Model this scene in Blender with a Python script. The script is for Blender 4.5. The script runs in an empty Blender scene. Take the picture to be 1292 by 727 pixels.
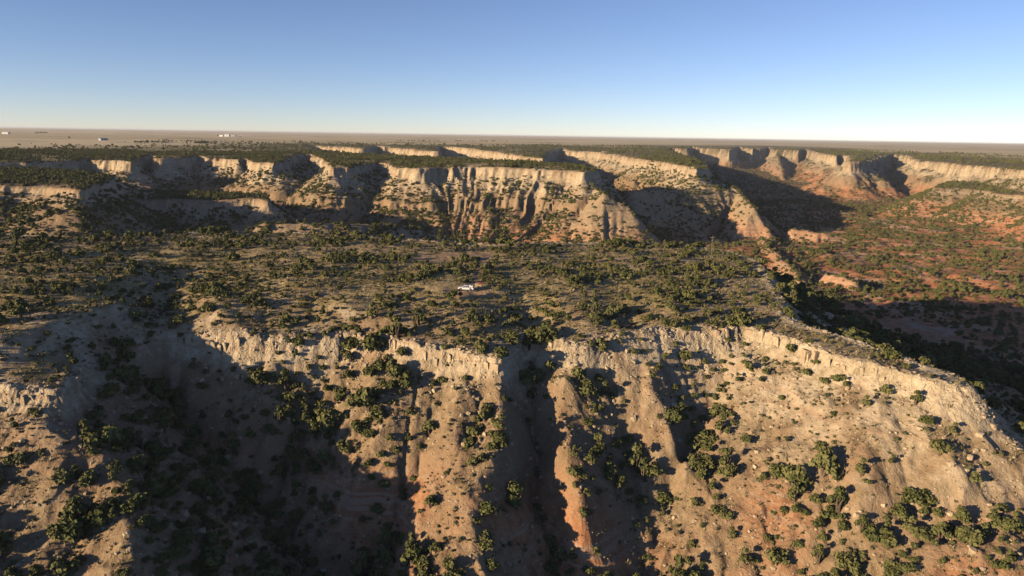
import bpy, bmesh, math, random
import numpy as np
from mathutils import Vector, Matrix, Euler

random.seed(7); RNG = np.random.default_rng(11)
SC = bpy.context.scene
COL = SC.collection
R = math.radians

# ------------------------------------------------------------------ camera, sky, sun, exposure
ZC = 120.0                       # drone height above the canyon floor datum
FPX = 889.0; CU, CV = 646.0, 363.5
PITCH, ROLL = R(12.25), R(0.93)
cam_d = bpy.data.cameras.new('camera'); cam = bpy.data.objects.new('camera', cam_d); COL.objects.link(cam)
cam_d.sensor_width = 36.0; cam_d.lens = 36.0 * FPX / 1292.0
cam_d.clip_start = 1.0; cam_d.clip_end = 120000.0
cam.matrix_world = Matrix.Translation((0, 0, ZC)) @ Matrix.Rotation(R(90) - PITCH, 4, 'X') @ Matrix.Rotation(ROLL, 4, 'Z')
SC.camera = cam

SUN_AZ_BEHIND = 30.0             # degrees the sun stands behind the camera's left-hand side
SUN_EL = 11.5
a = R(SUN_AZ_BEHIND)
to_sun = Vector((-math.cos(a) * math.cos(R(SUN_EL)), -math.sin(a) * math.cos(R(SUN_EL)), math.sin(R(SUN_EL))))
world = bpy.data.worlds.new('World'); SC.world = world; world.use_nodes = True
wn = world.node_tree.nodes; wl = world.node_tree.links; wn.clear()
sky = wn.new('ShaderNodeTexSky'); sky.sky_type = 'NISHITA'; sky.sun_disc = False
sky.sun_elevation = R(SUN_EL); sky.sun_rotation = math.atan2(to_sun.x, to_sun.y)
sky.altitude = 900; sky.air_density = 0.7; sky.dust_density = 0.0; sky.ozone_density = 2.2
bg = wn.new('ShaderNodeBackground'); bg.inputs['Strength'].default_value = 0.09
wo = wn.new('ShaderNodeOutputWorld')
wb = wn.new('ShaderNodeMix'); wb.data_type = 'RGBA'; wb.blend_type = 'MULTIPLY'; wb.inputs[0].default_value = 1.0; wb.inputs[7].default_value = (1.08, .95, 1.03, 1)   # white balance
wl.new(sky.outputs[0], wb.inputs[6]); wl.new(wb.outputs[2], bg.inputs[0]); wl.new(bg.outputs[0], wo.inputs[0])
sl = bpy.data.lights.new('sun', 'SUN'); sun = bpy.data.objects.new('sun', sl); COL.objects.link(sun)
sl.energy = 5.0; sl.angle = R(0.5); sl.color = (1.0, 0.775, 0.50)
sun.rotation_euler = to_sun.to_track_quat('Z', 'Y').to_euler(); sun.location = (0, 0, 400)
SC.view_settings.view_transform = 'Standard'; SC.view_settings.look = 'None'
SC.view_settings.gamma = 1.0; SC.view_settings.exposure = 0.65
SC.cycles.max_bounces = 4; SC.cycles.diffuse_bounces = 0; SC.cycles.volume_bounces = 0

# ------------------------------------------------------------------ surveying: sight line + elevation -> map position
cp, sp, cr, sr = math.cos(PITCH), math.sin(PITCH), math.cos(ROLL), math.sin(ROLL)
def at(u, v, z):
    """map position (x, y) of a feature sighted in direction (u, v) whose elevation is z below the drone"""
    X, Y = (u - CU) / FPX, (CV - v) / FPX
    r = X * cr - Y * sr; q = X * sr + Y * cr
    d = (r, cp + q * sp, -sp + q * cp)
    t = z / min(d[2], -0.0015)
    return d[0] * t, d[1] * t
def line(pts):                                   # (u, v, z) -> N x 3
    return np.array([(*at(u, v, z), z) for u, v, z in pts], float)

# ------------------------------------------------------------------ noise
PERM = np.random.default_rng(3).permutation(256).astype(np.int32); PERM = np.concatenate([PERM, PERM, PERM])
GA = np.random.default_rng(4).random(256).astype(np.float32) * 6.2831853
GX, GY = np.cos(GA), np.sin(GA)
def perlin(x, y, seed=0):
    x = np.asarray(x, np.float32) + np.float32(seed * 17.31); y = np.asarray(y, np.float32) + np.float32(seed * 9.17)
    fx, fy = np.floor(x), np.floor(y)
    xi, yi = fx.astype(np.int32) & 255, fy.astype(np.int32) & 255
    dx, dy = x - fx, y - fy
    u = dx * dx * dx * (dx * (dx * 6 - 15) + 10); v = dy * dy * dy * (dy * (dy * 6 - 15) + 10)
    def g(ix, iy, ox, oy):
        h = PERM[PERM[ix] + iy]
        return GX[h] * ox + GY[h] * oy
    a = g(xi, yi, dx, dy); b = g(xi + 1, yi, dx - 1, dy); c = g(xi, yi + 1, dx, dy - 1); d = g(xi + 1, yi + 1, dx - 1, dy - 1)
    a += u * (b - a); c += u * (d - c)
    return (a + v * (c - a)) * 1.5
def fbm(x, y, lam, octs, seed=0, gain=0.5):
    s = 0; amp = 1.0; f = 1.0 / lam
    for i in range(octs):
        s = s + amp * perlin(x * f, y * f, seed + i); amp *= gain; f *= 2.03
    return s
def ridged(x, y, lam, octs, seed=0, gain=0.5):
    s = 0; amp = 1.0; f = 1.0 / lam
    for i in range(octs):
        s = s + amp * (1 - 2 * np.abs(perlin(x * f, y * f, seed + i))); amp *= gain; f *= 2.03
    return s
def sstep(a, b, x):
    t = np.clip((x - a) / (b - a), 0, 1); return t * t * (3 - 2 * t)

def poly_dist(px, py, P, closed=True, chunk=200000):
    """distance to a polyline, length along it at the nearest point, inside flag"""
    n = len(P); A = P; B = np.roll(P, -1, axis=0)
    if not closed: A, B = P[:-1], P[1:]
    seg = np.hypot(*(B - A)[:, :2].T); cum = np.concatenate([[0], np.cumsum(seg)[:-1]])
    D = np.empty(px.shape, np.float32); S = np.empty_like(D); I = np.zeros(px.shape, bool)
    for c0 in range(0, len(px), chunk):
        x = px[c0:c0 + chunk].astype(np.float32); y = py[c0:c0 + chunk].astype(np.float32)
        best = np.full(x.shape, 1e20, np.float32); s = np.zeros_like(best); ins = np.zeros(x.shape, bool)
        for k in range(len(A)):
            ax, ay = np.float32(A[k][0]), np.float32(A[k][1]); dx, dy = np.float32(B[k][0]) - ax, np.float32(B[k][1]) - ay
            L2 = dx * dx + dy * dy + np.float32(1e-9)
            t = np.clip(((x - ax) * dx + (y - ay) * dy) / L2, 0, 1)
            ex = x - ax - t * dx; ey = y - ay - t * dy
            d = ex * ex + ey * ey
            m = d < best
            best = np.where(m, d, best); s = np.where(m, np.float32(cum[k]) + t * np.float32(seg[k]), s)
            if closed and dy != 0:
                ins ^= ((ay > y) != (ay + dy > y)) & (x < dx * (y - ay) / dy + ax)
        D[c0:c0 + chunk] = np.sqrt(best); S[c0:c0 + chunk] = s; I[c0:c0 + chunk] = ins
    return D, S, I, seg

# ------------------------------------------------------------------ far country: plateau round a canyon
ZF = -41.0
rim_px = [(-60,204),(30,203),(75,201),(120,199),(160,203),(176,196),(190,190.5),(203,199.5),(250,196.5),(298,200.5),(304,192.5),(311,200.5),
 (337,204),(350,205),(362,197),(385,193),(410,197),(417,204),(422,211),(440,210.5),(454,206),(480,202),(505,207),(522,213),(548,212.5),(600,213.6),
 (650,215),(700,217),(730,218),(746,219.5),(737,211),(700,207),(640,203),(560,200),(470,195),(400,190),
 (391,183),(440,185),(458,187),(470,183.5),(502,186),(545,190),(553,184.5),(600,187),(620,190),(645,193),(680,199),(690,191),(712,187),(722,190),(757,191.5),(761,187),
 (766,193),(800,198),(850,204.5),(885,213),(878,200),(850,191),(833,187.5),(845,187),(865,188),(873,184.5),(888,187.5),(920,188.5),(931,185.5),
 (948,188),(964,188),(969,185),(976,188.5),(1007,190),(1016,187.5),(1030,192),(1055,196),(1070,195),(1076,203),(1090,203),(1100,197),(1125,194),(1150,196),
 (1160,202),(1200,205),(1292,213),(1400,228)]
rim_far = np.array([at(u, v, ZF) for u, v in rim_px])
rim_far = np.vstack([[(-1500, 640), (-1200, 760)], rim_far, [(1500, 700), (1500, -900), (-250, -900), (-700, -500), (-560, 330), (-1500, 480)]])
FLOOR = -118.0
benches = [  # flat-topped spurs lower than the main rim: outline, top level, cliff, talus slope
 (np.array([at(u, v, -64) for u, v in [(90,250),(180,250),(250,250.5),(320,250),(338,252),(330,243.5),(180,241),(90,240)]]), -64, 9, .75),
 (np.array([at(u, v, -47) for u, v in [(-150,230),(0,233),(60,234),(95,238),(125,230),(140,222),(70,214),(-150,209)]]), -47, 7, .6),
 (np.array([at(u, v, -70) for u, v in [(1180,236),(1230,238),(1260,243),(1310,246),(1310,232),(1200,228)]]), -70, 6, .55),
]
mounds = [   # crest lines with their own level
 (line([(320,250.5,-65),(350,258,-80),(375,268,-92),(402,284,-108)]), .85, 24),
 (line([(740,228,-50),(765,243,-58),(790,258,-70),(806,280,-92),(812,292,-108)]), .85, 26),
 (line([(800,240,-62),(860,238,-62),(905,238,-63),(930,241,-66),(952,262,-80),(966,285,-100),(975,296,-112)]), .85, 24),
 (line([(880,214,-48),(905,225,-60),(930,238,-66)]), .8, 26),
 (line([(1080,204,-50),(1090,222,-75),(1100,240,-104)]), .7, 30),
 (line([(1250,238,-74),(1272,250,-88),(1290,275,-106)]), .6, 26),
 (line([(980,192,-52),(985,205,-80),(990,225,-112)]), .7, 40),
 (line([(1030,196,-56),(1040,215,-90),(1050,232,-112)]), .7, 40),
 (line([(-120,258,-72),(40,262,-74),(120,272,-82),(185,287,-98)]), .45, 30),
 (line([(330,280,-66),(400,281,-66),(460,281,-67),(520,289,-76),(575,303,-92)]), .5, 22),
 (line([(300,206,-47),(290,222,-66),(268,245,-90)]), .7, 26),
 (line([(432,217,-47),(430,248,-73),(425,285,-103)]), .75, 24),
 (line([(1000,288,-104),(1040,293,-106),(1068,300,-112)]), .7, 9),
 (line([(960,300,-108),(985,322,-109),(1010,350,-112)]), .5, 9),
 (line([(1040,345,-110),(1075,352,-111)]), .6, 6),
]
def far_height(x, y):
    """base height and an exposed-rock mask"""
    floor = FLOOR + 4.0 * fbm(x, y, 160, 3, 40) + 2.6 * np.maximum(ridged(x, y, 46, 3, 45), -0.2)
    wx = 10 * fbm(x, y, 90, 3, 21) ; wy = 10 * fbm(x, y, 90, 3, 27)
    D, S, I, _ = poly_dist(x + wx, y + wy, rim_far)
    sd = np.where(I, -D, D)                                   # + on the plateau
    far = np.clip(np.hypot(x, y) / 1200.0, .6, 3)
    fl = .6 * (1 - 2 * np.abs(perlin(S / 40.0, S * 0 + 3.3, 5))) + .9 * (1 - 2 * np.abs(perlin(S / 15.0, S * 0 + 8.1, 6))) + .4 * (1 - 2 * np.abs(perlin(S / 6.5, S * 0 + 5.1, 7)))
    sdn = sd + 3.0 * ridged(x, y, 20, 3, 33) + (4 + 5 * sstep(.8, 1.4, far)) * perlin(x / 60, y / 60, 36) + 4 * perlin(x / 27, y / 27, 38) + (.25 + .75 * sstep(0, -50, sd)) * 7.5 * fl
    cl = (13 + 5 * perlin(x / 150, y / 150, 52)) * (0.4 + .75 * far)
    top = ZF + np.clip(sd * .012, 0, 6) + 1.2 * fbm(x, y, 120, 3, 60) + .5 * sstep(5, 40, sd) + 5 * np.exp(-((x - 0) / 130) ** 2 - ((y - 870) / 110) ** 2)
    d = np.maximum(-sdn, 0)
    # cliff, ledge, second cliff, talus
    drop = cl * sstep(0, 5.5, d) + np.minimum(np.maximum(d - 5.5, 0) * .72, 20) + 6 * sstep(36, 41, d) + np.maximum(d - 33, 0) * .60
    h = np.maximum(top - drop, floor + 0 * top)
    k = 9.0; blend = np.clip((top - drop - floor) / k, -1, 1)                 # soft toe
    h = np.where(np.abs(blend) < 1, floor + k * (blend + 1) ** 2 / 4, h)
    rock = sstep(.5, 3, d) * sstep(30, 12, d)
    for P, zt, c, slp in benches:
        Db, Sb, Ib, _ = poly_dist(x + wx * .4, y + wy * .4, P)
        s = np.where(Ib, Db, -Db) + 2.2 * ridged(x, y, 20, 3, 71) + sstep(0, 30, Db) * 5 * (1 - 2 * np.abs(perlin(Sb / 26, Sb * 0, 9))) * (~Ib)
        d = np.maximum(-s, 0)
        hb = zt + 1.2 * fbm(x, y, 60, 2, 77) - c * sstep(0, 4, d) - np.maximum(d - 4, 0) * slp
        rock = np.where(hb > h, np.maximum(rock * 0, sstep(.4, 2, d) * sstep(16, 7, d)), rock); h = np.maximum(h, hb)
    for P, slp, w in mounds:
        Dm, Sm, _, seg = poly_dist(x + wx * .3, y + wy * .3, P[:, :2], closed=False)
        zc = np.interp(Sm, np.concatenate([[0], np.cumsum(seg)]), P[:, 2])
        fm = (1 - 2 * np.abs(perlin(Sm / 22, Dm * 0 + 1.7, 14)))
        dd = np.maximum(Dm + 2 * ridged(x, y, 18, 3, 81) + sstep(0, w, Dm) * (6 * fm + 3 * (1 - 2 * np.abs(perlin(Sm / 8, Dm * 0 + 4.7, 15)))), 0)
        hm = zc + 1.0 * fbm(x, y, 24, 2, 83) - np.sqrt(dd * dd + 9) * slp + 3 * slp
        rock = np.where(hm > h, np.maximum(rock, .5), rock); h = np.maximum(h, hm)
    far_pl = sstep(2600, 6000, np.hypot(x, y))
    h = h * (1 - far_pl) + np.where(sd > 0, ZF + 3, h) * far_pl
    return h.astype(np.float32), sd.astype(np.float32), rock.astype(np.float32)

# ------------------------------------------------------------------ near mesa: rim outline and skeleton lines
rim_near_px = [(-150,474,-62),(-60,484,-65),(0,489,-66),(45,493,-66.5),(72,491,-66),(96,470,-66),(130,452,-66),(165,438,-66),(205,428,-65.5),(232,424,-65),(262,425,-64.5),(300,427,-64.5),(348,425,-64),
 (400,422,-63.5),(438,418,-63),(470,424,-63),(505,431,-63.3),(545,438,-63.6),(585,444,-64),(612,449,-64.2),(633,454,-64.5),(650,440,-64),(664,427,-63),(690,424,-62.4),(712,432,-62.6),(742,433,-62.6),(765,425,-61.8),(830,417,-61),(878,412,-60.5),
 (915,412,-60.3),(938,409,-60),(965,415,-60.3),(1000,427,-61),(1035,441,-61.5),(1070,452,-62),(1110,463,-62.5),(1150,473,-63),(1195,484,-63.5),(1232,491,-64),
 (1212,474,-63.5),(1170,460,-62.6),(1130,446,-62),(1090,432,-61.2),(1050,420,-60.5),(1010,408,-60),(990,398,-59.5),(985,380,-58.5),(975,362,-57),(968,345,-56),(960,332,-55),
 (925,316,-54),(850,309,-53),(760,306,-52.5),(690,306,-52),(620,309,-52),(560,306,-52),(500,301,-51.5),(430,298,-51),(340,292,-51),(250,293,-50.5),(170,299,-50.5),(90,300,-50),(0,293,-49.5),(-120,292,-49)]
rim_near = line(rim_near_px)
rim_near = np.vstack([rim_near, [(-420, 330, -49), (-520, 240, -50), (-520, 60, -54), (-330, 70, -57), (-250, 120, -60)]])
NX0, NX1, NY0, NY1 = -330., 290., 40., 470.
CL = 4.0                                                    # height of the caprock
up = lambda pts: (line(pts), True)                          # lines on the mesa (inside the rim)
_fr = rim_near[:38]
_fu = [p[0] for p in rim_near_px[:38]]
def talus(u, v, depth):
    """point on the talus apron below the caprock: depth metres under an even 31 degree apron"""
    Dr = np.interp(u, _fu, _fr[:, 1]); zf = -np.interp(u, _fu, _fr[:, 2]) + CL; S_ = .60
    X_, Y_ = (u - CU) / FPX, (CV - v) / FPX
    r = X_ * cr - Y_ * sr; q = X_ * sr + Y_ * cr
    d = (r, cp + q * sp, -sp + q * cp); ta = -d[2] / d[1]
    D = (zf + S_ * Dr + depth) / (ta + S_)
    return D * d[0] / d[1], D, -D * ta
dn = lambda pts: (np.array([talus(*p) for p in pts]), False)
skel = [
 up([(-60,430,-56.8),(0,425,-56.5),(60,408,-55.8),(110,390,-55.3),(150,378,-55)]), up([(0,360,-53.5),(100,350,-53.5),(180,345,-54)]), up([(0,320,-51.5),(150,318,-51.5),(300,312,-52),(500,320,-53)]),
 up([(212,336,-55.5),(212,355,-58.5),(208,385,-62.5),(205,410,-65.5)]),
 up([(260,372,-56.5),(280,395,-58.5),(300,412,-61.5)]), up([(340,345,-54.5),(390,370,-56.5),(400,395,-60),(405,412,-62)]),
 up([(430,380,-56),(470,395,-58),(520,405,-59.5)]), up([(500,362,-55),(590,362,-55),(640,366,-55.2)]), up([(560,385,-57),(600,400,-58.8),(625,425,-61.2)]),
 up([(655,380,-58.4),(664,400,-61.5),(672,416,-63)]), up([(700,368,-56),(730,392,-58),(745,415,-60.3)]), up([(775,374,-58.2),(785,395,-60.6),(788,414,-62)]), up([(830,370,-56.2),(850,390,-58),(868,402,-59.4)]),
 up([(905,370,-57.4),(912,392,-59.6)]), up([(940,350,-56),(958,375,-57.6),(968,398,-59.2)]), up([(560,326,-53),(700,328,-53.4),(850,326,-53.6)]),
 up([(1000,418,-60.4),(1060,434,-61.2),(1120,452,-62.2),(1190,476,-63.4)]),
 # drainage lines
 dn([(206,462,5),(200,490,8),(225,520,10),(262,560,12),(300,605,13),(335,650,14),(375,700,14),(400,740,14),(440,820,10)]),
 dn([(298,472,2),(290,500,5),(272,545,9)]), dn([(398,468,3),(402,500,6),(380,560,10),(352,610,12)]),
 dn([(548,490,3),(548,530,5),(528,590,7),(492,660,10),(462,715,12),(445,770,11)]),
 dn([(602,500,2),(606,530,3.5),(592,565,4)]),
 dn([(668,470,3),(658,515,5.5),(682,575,9.5),(670,630,12),(702,690,13.5),(690,760,13),(700,820,11)]),
 dn([(768,470,3),(778,520,6),(796,570,10),(806,640,13),(800,727,14),(790,820,11)]),
 dn([(905,456,3),(900,490,6),(880,545,10),(852,620,13),(830,680,14),(815,740,13),(800,840,9)]),
 dn([(1330,640,5),(1210,640,6),(1130,662,7),(1070,705,8),(1010,750,8),(930,830,7)]),
 # spur crests
 dn([(40,530,-1),(70,565,-3),(70,615,-4),(40,660,-4),(20,727,-4),(0,820,-3)]), dn([(100,520,0),(128,565,-12),(148,612,-21),(160,660,-28),(165,727,-30),(160,800,-27)]), dn([(100,600,-8),(108,660,-13),(105,727,-15)]), dn([(-40,540,0),(-30,600,0),(-60,700,0)]),
 dn([(240,462,0),(245,490,2)]), dn([(340,462,0),(352,510,2),(335,560,6)]),
 dn([(475,460,0),(492,500,-.5),(486,540,0),(464,590,2),(442,640,5),(424,675,9)]),
 dn([(580,478,0),(577,510,-.5),(574,555,0)]), dn([(628,488,-.3),(640,530,0),(628,575,0),(598,605,-.5),(580,620,-1),(592,655,-1),(606,695,-1),(612,735,0),(625,800,1)]),
 dn([(716,476,0),(708,515,1),(708,555,1.5),(726,605,2),(735,650,4),(742,695,8)]),
 dn([(820,462,0),(820,490,0),(843,535,1),(868,590,2.5),(850,612,8)]),
 dn([(948,446,0),(985,480,0),(1010,530,0),(985,580,0),(940,625,1),(905,662,3),(892,705,6),(892,745,8)]),
 dn([(1062,485,0),(1085,540,0),(1100,600,1),(1078,650,3)]), dn([(1232,520,0),(1262,548,1),(1300,575,2),(1360,620,3)]), dn([(1180,512,0),(1200,570,0),(1210,615,3)]),
 dn([(1260,670,4),(1240,710,4),(1230,770,4)]),
]
toe = [  # foot of the mesa in the canyons beyond it, map coordinates
 np.array([(205,150,-108),(240,230,-112),(252,330,-115),(215,420,-116),(120,455,-116),(0,440,-114),(-120,425,-112),(-240,415,-108),(-335,430,-100)], float),
 np.array([(-120,40,-112),(-40,60,-114),(60,70,-115),(150,100,-112)], float),
 np.array([(170,140,-92),(205,180,-102)], float),
]
toe[2] = np.array([(175,120,-98),(190,140,-103)], float)

def membrane():
    """stretch a skin over the skeleton lines (relaxation, coarse to fine)"""
    cons = []
    def add(P, off, step=.7):
        seg = np.hypot(*(np.diff(P[:, :2], axis=0)).T); cum = np.concatenate([[0], np.cumsum(seg)])
        s = np.arange(0, cum[-1], step)
        cons.append(np.stack([np.interp(s, cum, P[:, k]) for k in range(3)], 1) - np.array([0, 0, off]))
    for P, inside in skel: add(P, CL if inside else 0)
    add(np.vstack([rim_near, rim_near[:1]]), CL)
    for P in toe: add(P, 0)
    add(np.array([(-330, 40, -62), (-330, 470, -100)], float)[:1].repeat(2, 0) + np.array([[0, 0, 0], [0, 60, 0]]), 0)
    C = np.vstack(cons)
    M = None
    for res in (16, 8, 4, 2, 1):
        nx, ny = int((NX1 - NX0) / res) + 1, int((NY1 - NY0) / res) + 1
        ix = np.rint((C[:, 0] - NX0) / res).astype(int); iy = np.rint((C[:, 1] - NY0) / res).astype(int)
        ok = (ix >= 0) & (iy >= 0) & (ix < nx) & (iy < ny); ix, iy, cz = ix[ok], iy[ok], C[ok, 2]
        cnt = np.zeros((ny, nx)); np.add.at(cnt, (iy, ix), 1); sm = np.zeros((ny, nx)); np.add.at(sm, (iy, ix), cz)
        fix = cnt > 0; val = np.where(fix, sm / np.maximum(cnt, 1), 0)
        if M is None: M = np.full((ny, nx), -95.)
        else:
            yy = np.clip(np.arange(ny) * (res / pr), 0, M.shape[0] - 1.001); xx = np.clip(np.arange(nx) * (res / pr), 0, M.shape[1] - 1.001)
            y0 = yy.astype(int); x0 = xx.astype(int); fy = (yy - y0)[:, None]; fx = (xx - x0)[None]
            M = (M[y0][:, x0] * (1 - fx) + M[y0][:, x0 + 1] * fx) * (1 - fy) + (M[y0 + 1][:, x0] * (1 - fx) + M[y0 + 1][:, x0 + 1] * fx) * fy
        M = M.astype(np.float32)
        for it in range(220 if res > 2 else 60):
            M[fix] = val[fix]
            Pd = np.pad(M, 1, mode='edge')
            M = (Pd[:-2, 1:-1] + Pd[2:, 1:-1] + Pd[1:-1, :-2] + Pd[1:-1, 2:]) * .25
        M[fix] = val[fix]; pr = res
    for _ in range(3):
        Pd = np.pad(M, 1, mode='edge'); M = (Pd[:-2, 1:-1] + Pd[2:, 1:-1] + Pd[1:-1, :-2] + Pd[1:-1, 2:] + 2 * M) / 6
    return M
MEM = membrane()

def sample(G, x, y, x0, y0, res):
    fx = np.clip((x - x0) / res, 0, G.shape[1] - 1.001); fy = np.clip((y - y0) / res, 0, G.shape[0] - 1.001)
    ix = fx.astype(np.int32); iy = fy.astype(np.int32); fx = (fx - ix).astype(np.float32); fy = (fy - iy).astype(np.float32)
    return (G[iy, ix] * (1 - fx) + G[iy, ix + 1] * fx) * (1 - fy) + (G[iy + 1, ix] * (1 - fx) + G[iy + 1, ix + 1] * fx) * fy

seg_len = np.hypot(*(np.roll(rim_near, -1, 0) - rim_near)[:, :2].T); rim_cum = np.concatenate([[0], np.cumsum(seg_len)])
# where the caprock stands as a clean cliff (1) or has crumbled to a ramp (0), per rim vertex
firm_px = {(-150,-1): 1}
def firm(u, i):
    if i > 36: return .55
    if u < 100: return 1.
    if u < 225: return .12
    if u < 360: return .75
    if u < 430: return .35
    if u < 640: return 1.
    if u < 712: return .3
    if u < 745: return .85
    if u < 800: return .3
    if u < 890: return .55
    return 1.
rim_firm = np.array([firm(p[0], i) for i, p in enumerate(rim_near_px)] + [.5] * (len(rim_near) - len(rim_near_px)))

def near_height(x, y):
    m = sample(MEM, x, y, NX0, NY0, 1.0)
    D, S, I, _ = poly_dist(x + 1.5 * fbm(x, y, 16, 2, 101), y + 1.5 * fbm(x, y, 16, 2, 105), rim_near)
    sd = np.where(I, D, -D)
    f = np.interp(S, rim_cum, np.append(rim_firm, rim_firm[0]))
    crack = ridged(x, y, 6.5, 3, 111)
    s2 = sd + .75 * crack + .6 * perlin(S / 3.1, S * 0, 113)
    w = 1.1 + (1 - f) ** 1.4 * 16
    st = sstep(-w, w * .35, s2)
    low = sstep(-2.5 - w, -1 - w * .2, s2)
    h = m + CL * (.72 * st + .28 * low)
    slope_zone = sstep(0, -10, sd)
    h = h + slope_zone * (1.3 * ridged(x, y, 19, 3, 120) + .55 * fbm(x, y, 6, 3, 125)) + (1 - slope_zone) * (.8 * fbm(x, y, 26, 3, 130) + .25 * fbm(x, y, 5, 2, 134))
    h = h + sstep(-7, -1, sd) * sstep(4, 0, sd) * (.45 * ridged(x, y, 3.4, 2, 140) + .3 * ridged(x, y, 1.7, 1, 143))
    rock = np.where(f > .25, sstep(-w - 2.5, -w * .6, s2) * sstep(w * .9 + .6, w * .3, s2), 0) * np.clip(f * 1.3, 0, 1)
    return h.astype(np.float32), sd.astype(np.float32), rock.astype(np.float32), f.astype(np.float32)

def near_weight(x, y):
    e = np.minimum(np.minimum(x - NX0, NX1 - x), np.minimum(y - NY0, NY1 - y))
    return sstep(2, 42, e)

def terrain(x, y):
    n = len(x); h = np.zeros(n, np.float32); sdn = np.full(n, -999, np.float32); sdf = np.zeros(n, np.float32); rock = np.zeros(n, np.float32)
    w = near_weight(x, y); inn = w > 0
    fa = w < 1
    hf, sf, rf = far_height(x[fa], y[fa]); h[fa] = hf; sdf[fa] = sf; rock[fa] = rf
    hn, sn, rn, _ = near_height(x[inn], y[inn])
    h[inn] = h[inn] * (1 - w[inn]) + hn * w[inn]; sdn[inn] = sn; rock[inn] = np.where(w[inn] > .5, rn, rock[inn])
    return h, sdn, sdf, rock, w

# ------------------------------------------------------------------ running water: carve rills along flow lines
def flow(H, res):
    ny, nx = H.shape; Pd = np.pad(H, 1, mode='edge')
    best = np.zeros(H.shape, np.float32); rec = np.arange(H.size).reshape(H.shape).copy()
    idx = np.arange(H.size).reshape(H.shape)
    for dy in (-1, 0, 1):
        for dx in (-1, 0, 1):
            if dx == 0 and dy == 0: continue
            s = (H - Pd[1 + dy:1 + dy + ny, 1 + dx:1 + dx + nx]) / (res * math.hypot(dx, dy))
            m = s > best
            best = np.where(m, s, best); rec = np.where(m, idx + dy * nx + dx, rec)
    rec = np.where((rec < 0) | (rec >= H.size), idx, rec)
    order = np.argsort(-H.ravel()).tolist(); A = [1.0] * H.size; r = rec.ravel().tolist()
    for i in order:
        j = r[i]
        if j != i: A[j] += A[i]
    return np.array(A, np.float32).reshape(H.shape) * res * res, best
def blur(G, n=1):
    for _ in range(n):
        Pd = np.pad(G, 1, mode='edge'); G = (Pd[:-2, 1:-1] + Pd[2:, 1:-1] + Pd[1:-1, :-2] + Pd[1:-1, 2:] + 4 * G) / 8
    return G
def carve(x0, x1, y0, y1, res, k, its, cap, cmax):
    gx, gy = np.meshgrid(np.arange(x0, x1 + .1, res), np.arange(y0, y1 + .1, res))
    H0 = terrain(gx.ravel().astype(np.float32), gy.ravel().astype(np.float32))[0].reshape(gx.shape)
    H = H0.copy()
    for _ in range(its):
        A, s = flow(blur(H, 1) + .06 * res * RNG.standard_normal(H.shape).astype(np.float32) * .3, res)
        H = H - np.minimum(k * np.sqrt(A) * np.minimum(s, 1.2), cap)
        H = blur(H, 1) if res > 2 else H * .5 + .5 * blur(H, 1)
    A, s = flow(blur(H, 2), res)
    base = blur(H0, its // (1 if res > 2 else 2))
    d = np.clip(H - base, -cmax, cmax * .3)
    return d, blur(np.log10(A + 1), 1)
DN, AN = carve(NX0, NX1, NY0, NY1, 1.0, .024, 5, .6, 3.2)
FX0, FX1, FY0, FY1, FRES = -1000., 1500., 380., 2300., 5.0
DF, AF = carve(FX0, FX1, FY0, FY1, FRES, .035, 5, 3.0, 8.0)

def full_terrain(x, y):
    h, sdn, sdf, rock, w = terrain(x, y)
    dn_ = sample(DN, x, y, NX0, NY0, 1.0)
    e = np.minimum(np.minimum(x - FX0, FX1 - x), np.minimum(y - FY0, FY1 - y)); wf = sstep(0, 60, e)
    df = sample(DF, x, y, FX0, FY0, FRES) * wf
    soft = 1 - .75 * np.clip(rock, 0, 1)
    h = h + w * dn_ * soft + (1 - w) * df * soft
    acc = w * sample(AN, x, y, NX0, NY0, 1.0) + (1 - w) * (sample(AF, x, y, FX0, FY0, FRES) - .4)
    return h, sdn, sdf, rock, w, acc

# ------------------------------------------------------------------ polar survey grid (finer close to the viewpoint)
az = np.concatenate([np.arange(-180, -44, 2.0), np.arange(-44, -39, .35), np.arange(-39, 39, .092), np.arange(39, 44, .35), np.arange(44, 180.1, 2.0)])
az[-1] = 180
rr = np.concatenate([np.geomspace(8, 95, 14)[:-1], np.arange(95, 135, 1.2), np.arange(135, 245, .42), np.arange(245, 380, .75), np.arange(380, 640, 2.2), np.arange(640, 1300, 2.6),
                     np.arange(1300, 2500, 6.5), np.geomspace(2500, 6000, 70), np.geomspace(6100, 45000, 30)])
NA, NR = len(az), len(rr)
AZ, RR = np.meshgrid(np.radians(az), rr)
X = (RR * np.sin(AZ)).astype(np.float32).ravel(); Y = (RR * np.cos(AZ)).astype(np.float32).ravel()
H, SDN, SDF, ROCK, W, ACC = full_terrain(X, Y)
def height(x, y):
    return full_terrain(np.atleast_1d(np.asarray(x, np.float32)), np.atleast_1d(np.asarray(y, np.float32)))[0]
V = np.stack([X, Y, H + np.float32(ZC)], 1).reshape(NR, NA, 3)
# surface normals
tu = np.zeros_like(V); tv = np.zeros_like(V)
tu[:, 1:-1] = V[:, 2:] - V[:, :-2]; tu[:, 0] = V[:, 1] - V[:, 0]; tu[:, -1] = V[:, -1] - V[:, -2]
tv[1:-1] = V[2:] - V[:-2]; tv[0] = V[1] - V[0]; tv[-1] = V[-1] - V[-2]
NOR = np.cross(tu, tv); NOR /= np.linalg.norm(NOR, axis=2, keepdims=True) + 1e-9
NOR[NOR[:, :, 2] < 0] *= -1
SLOPE = np.degrees(np.arccos(np.clip(NOR[:, :, 2], 0, 1)))

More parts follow.
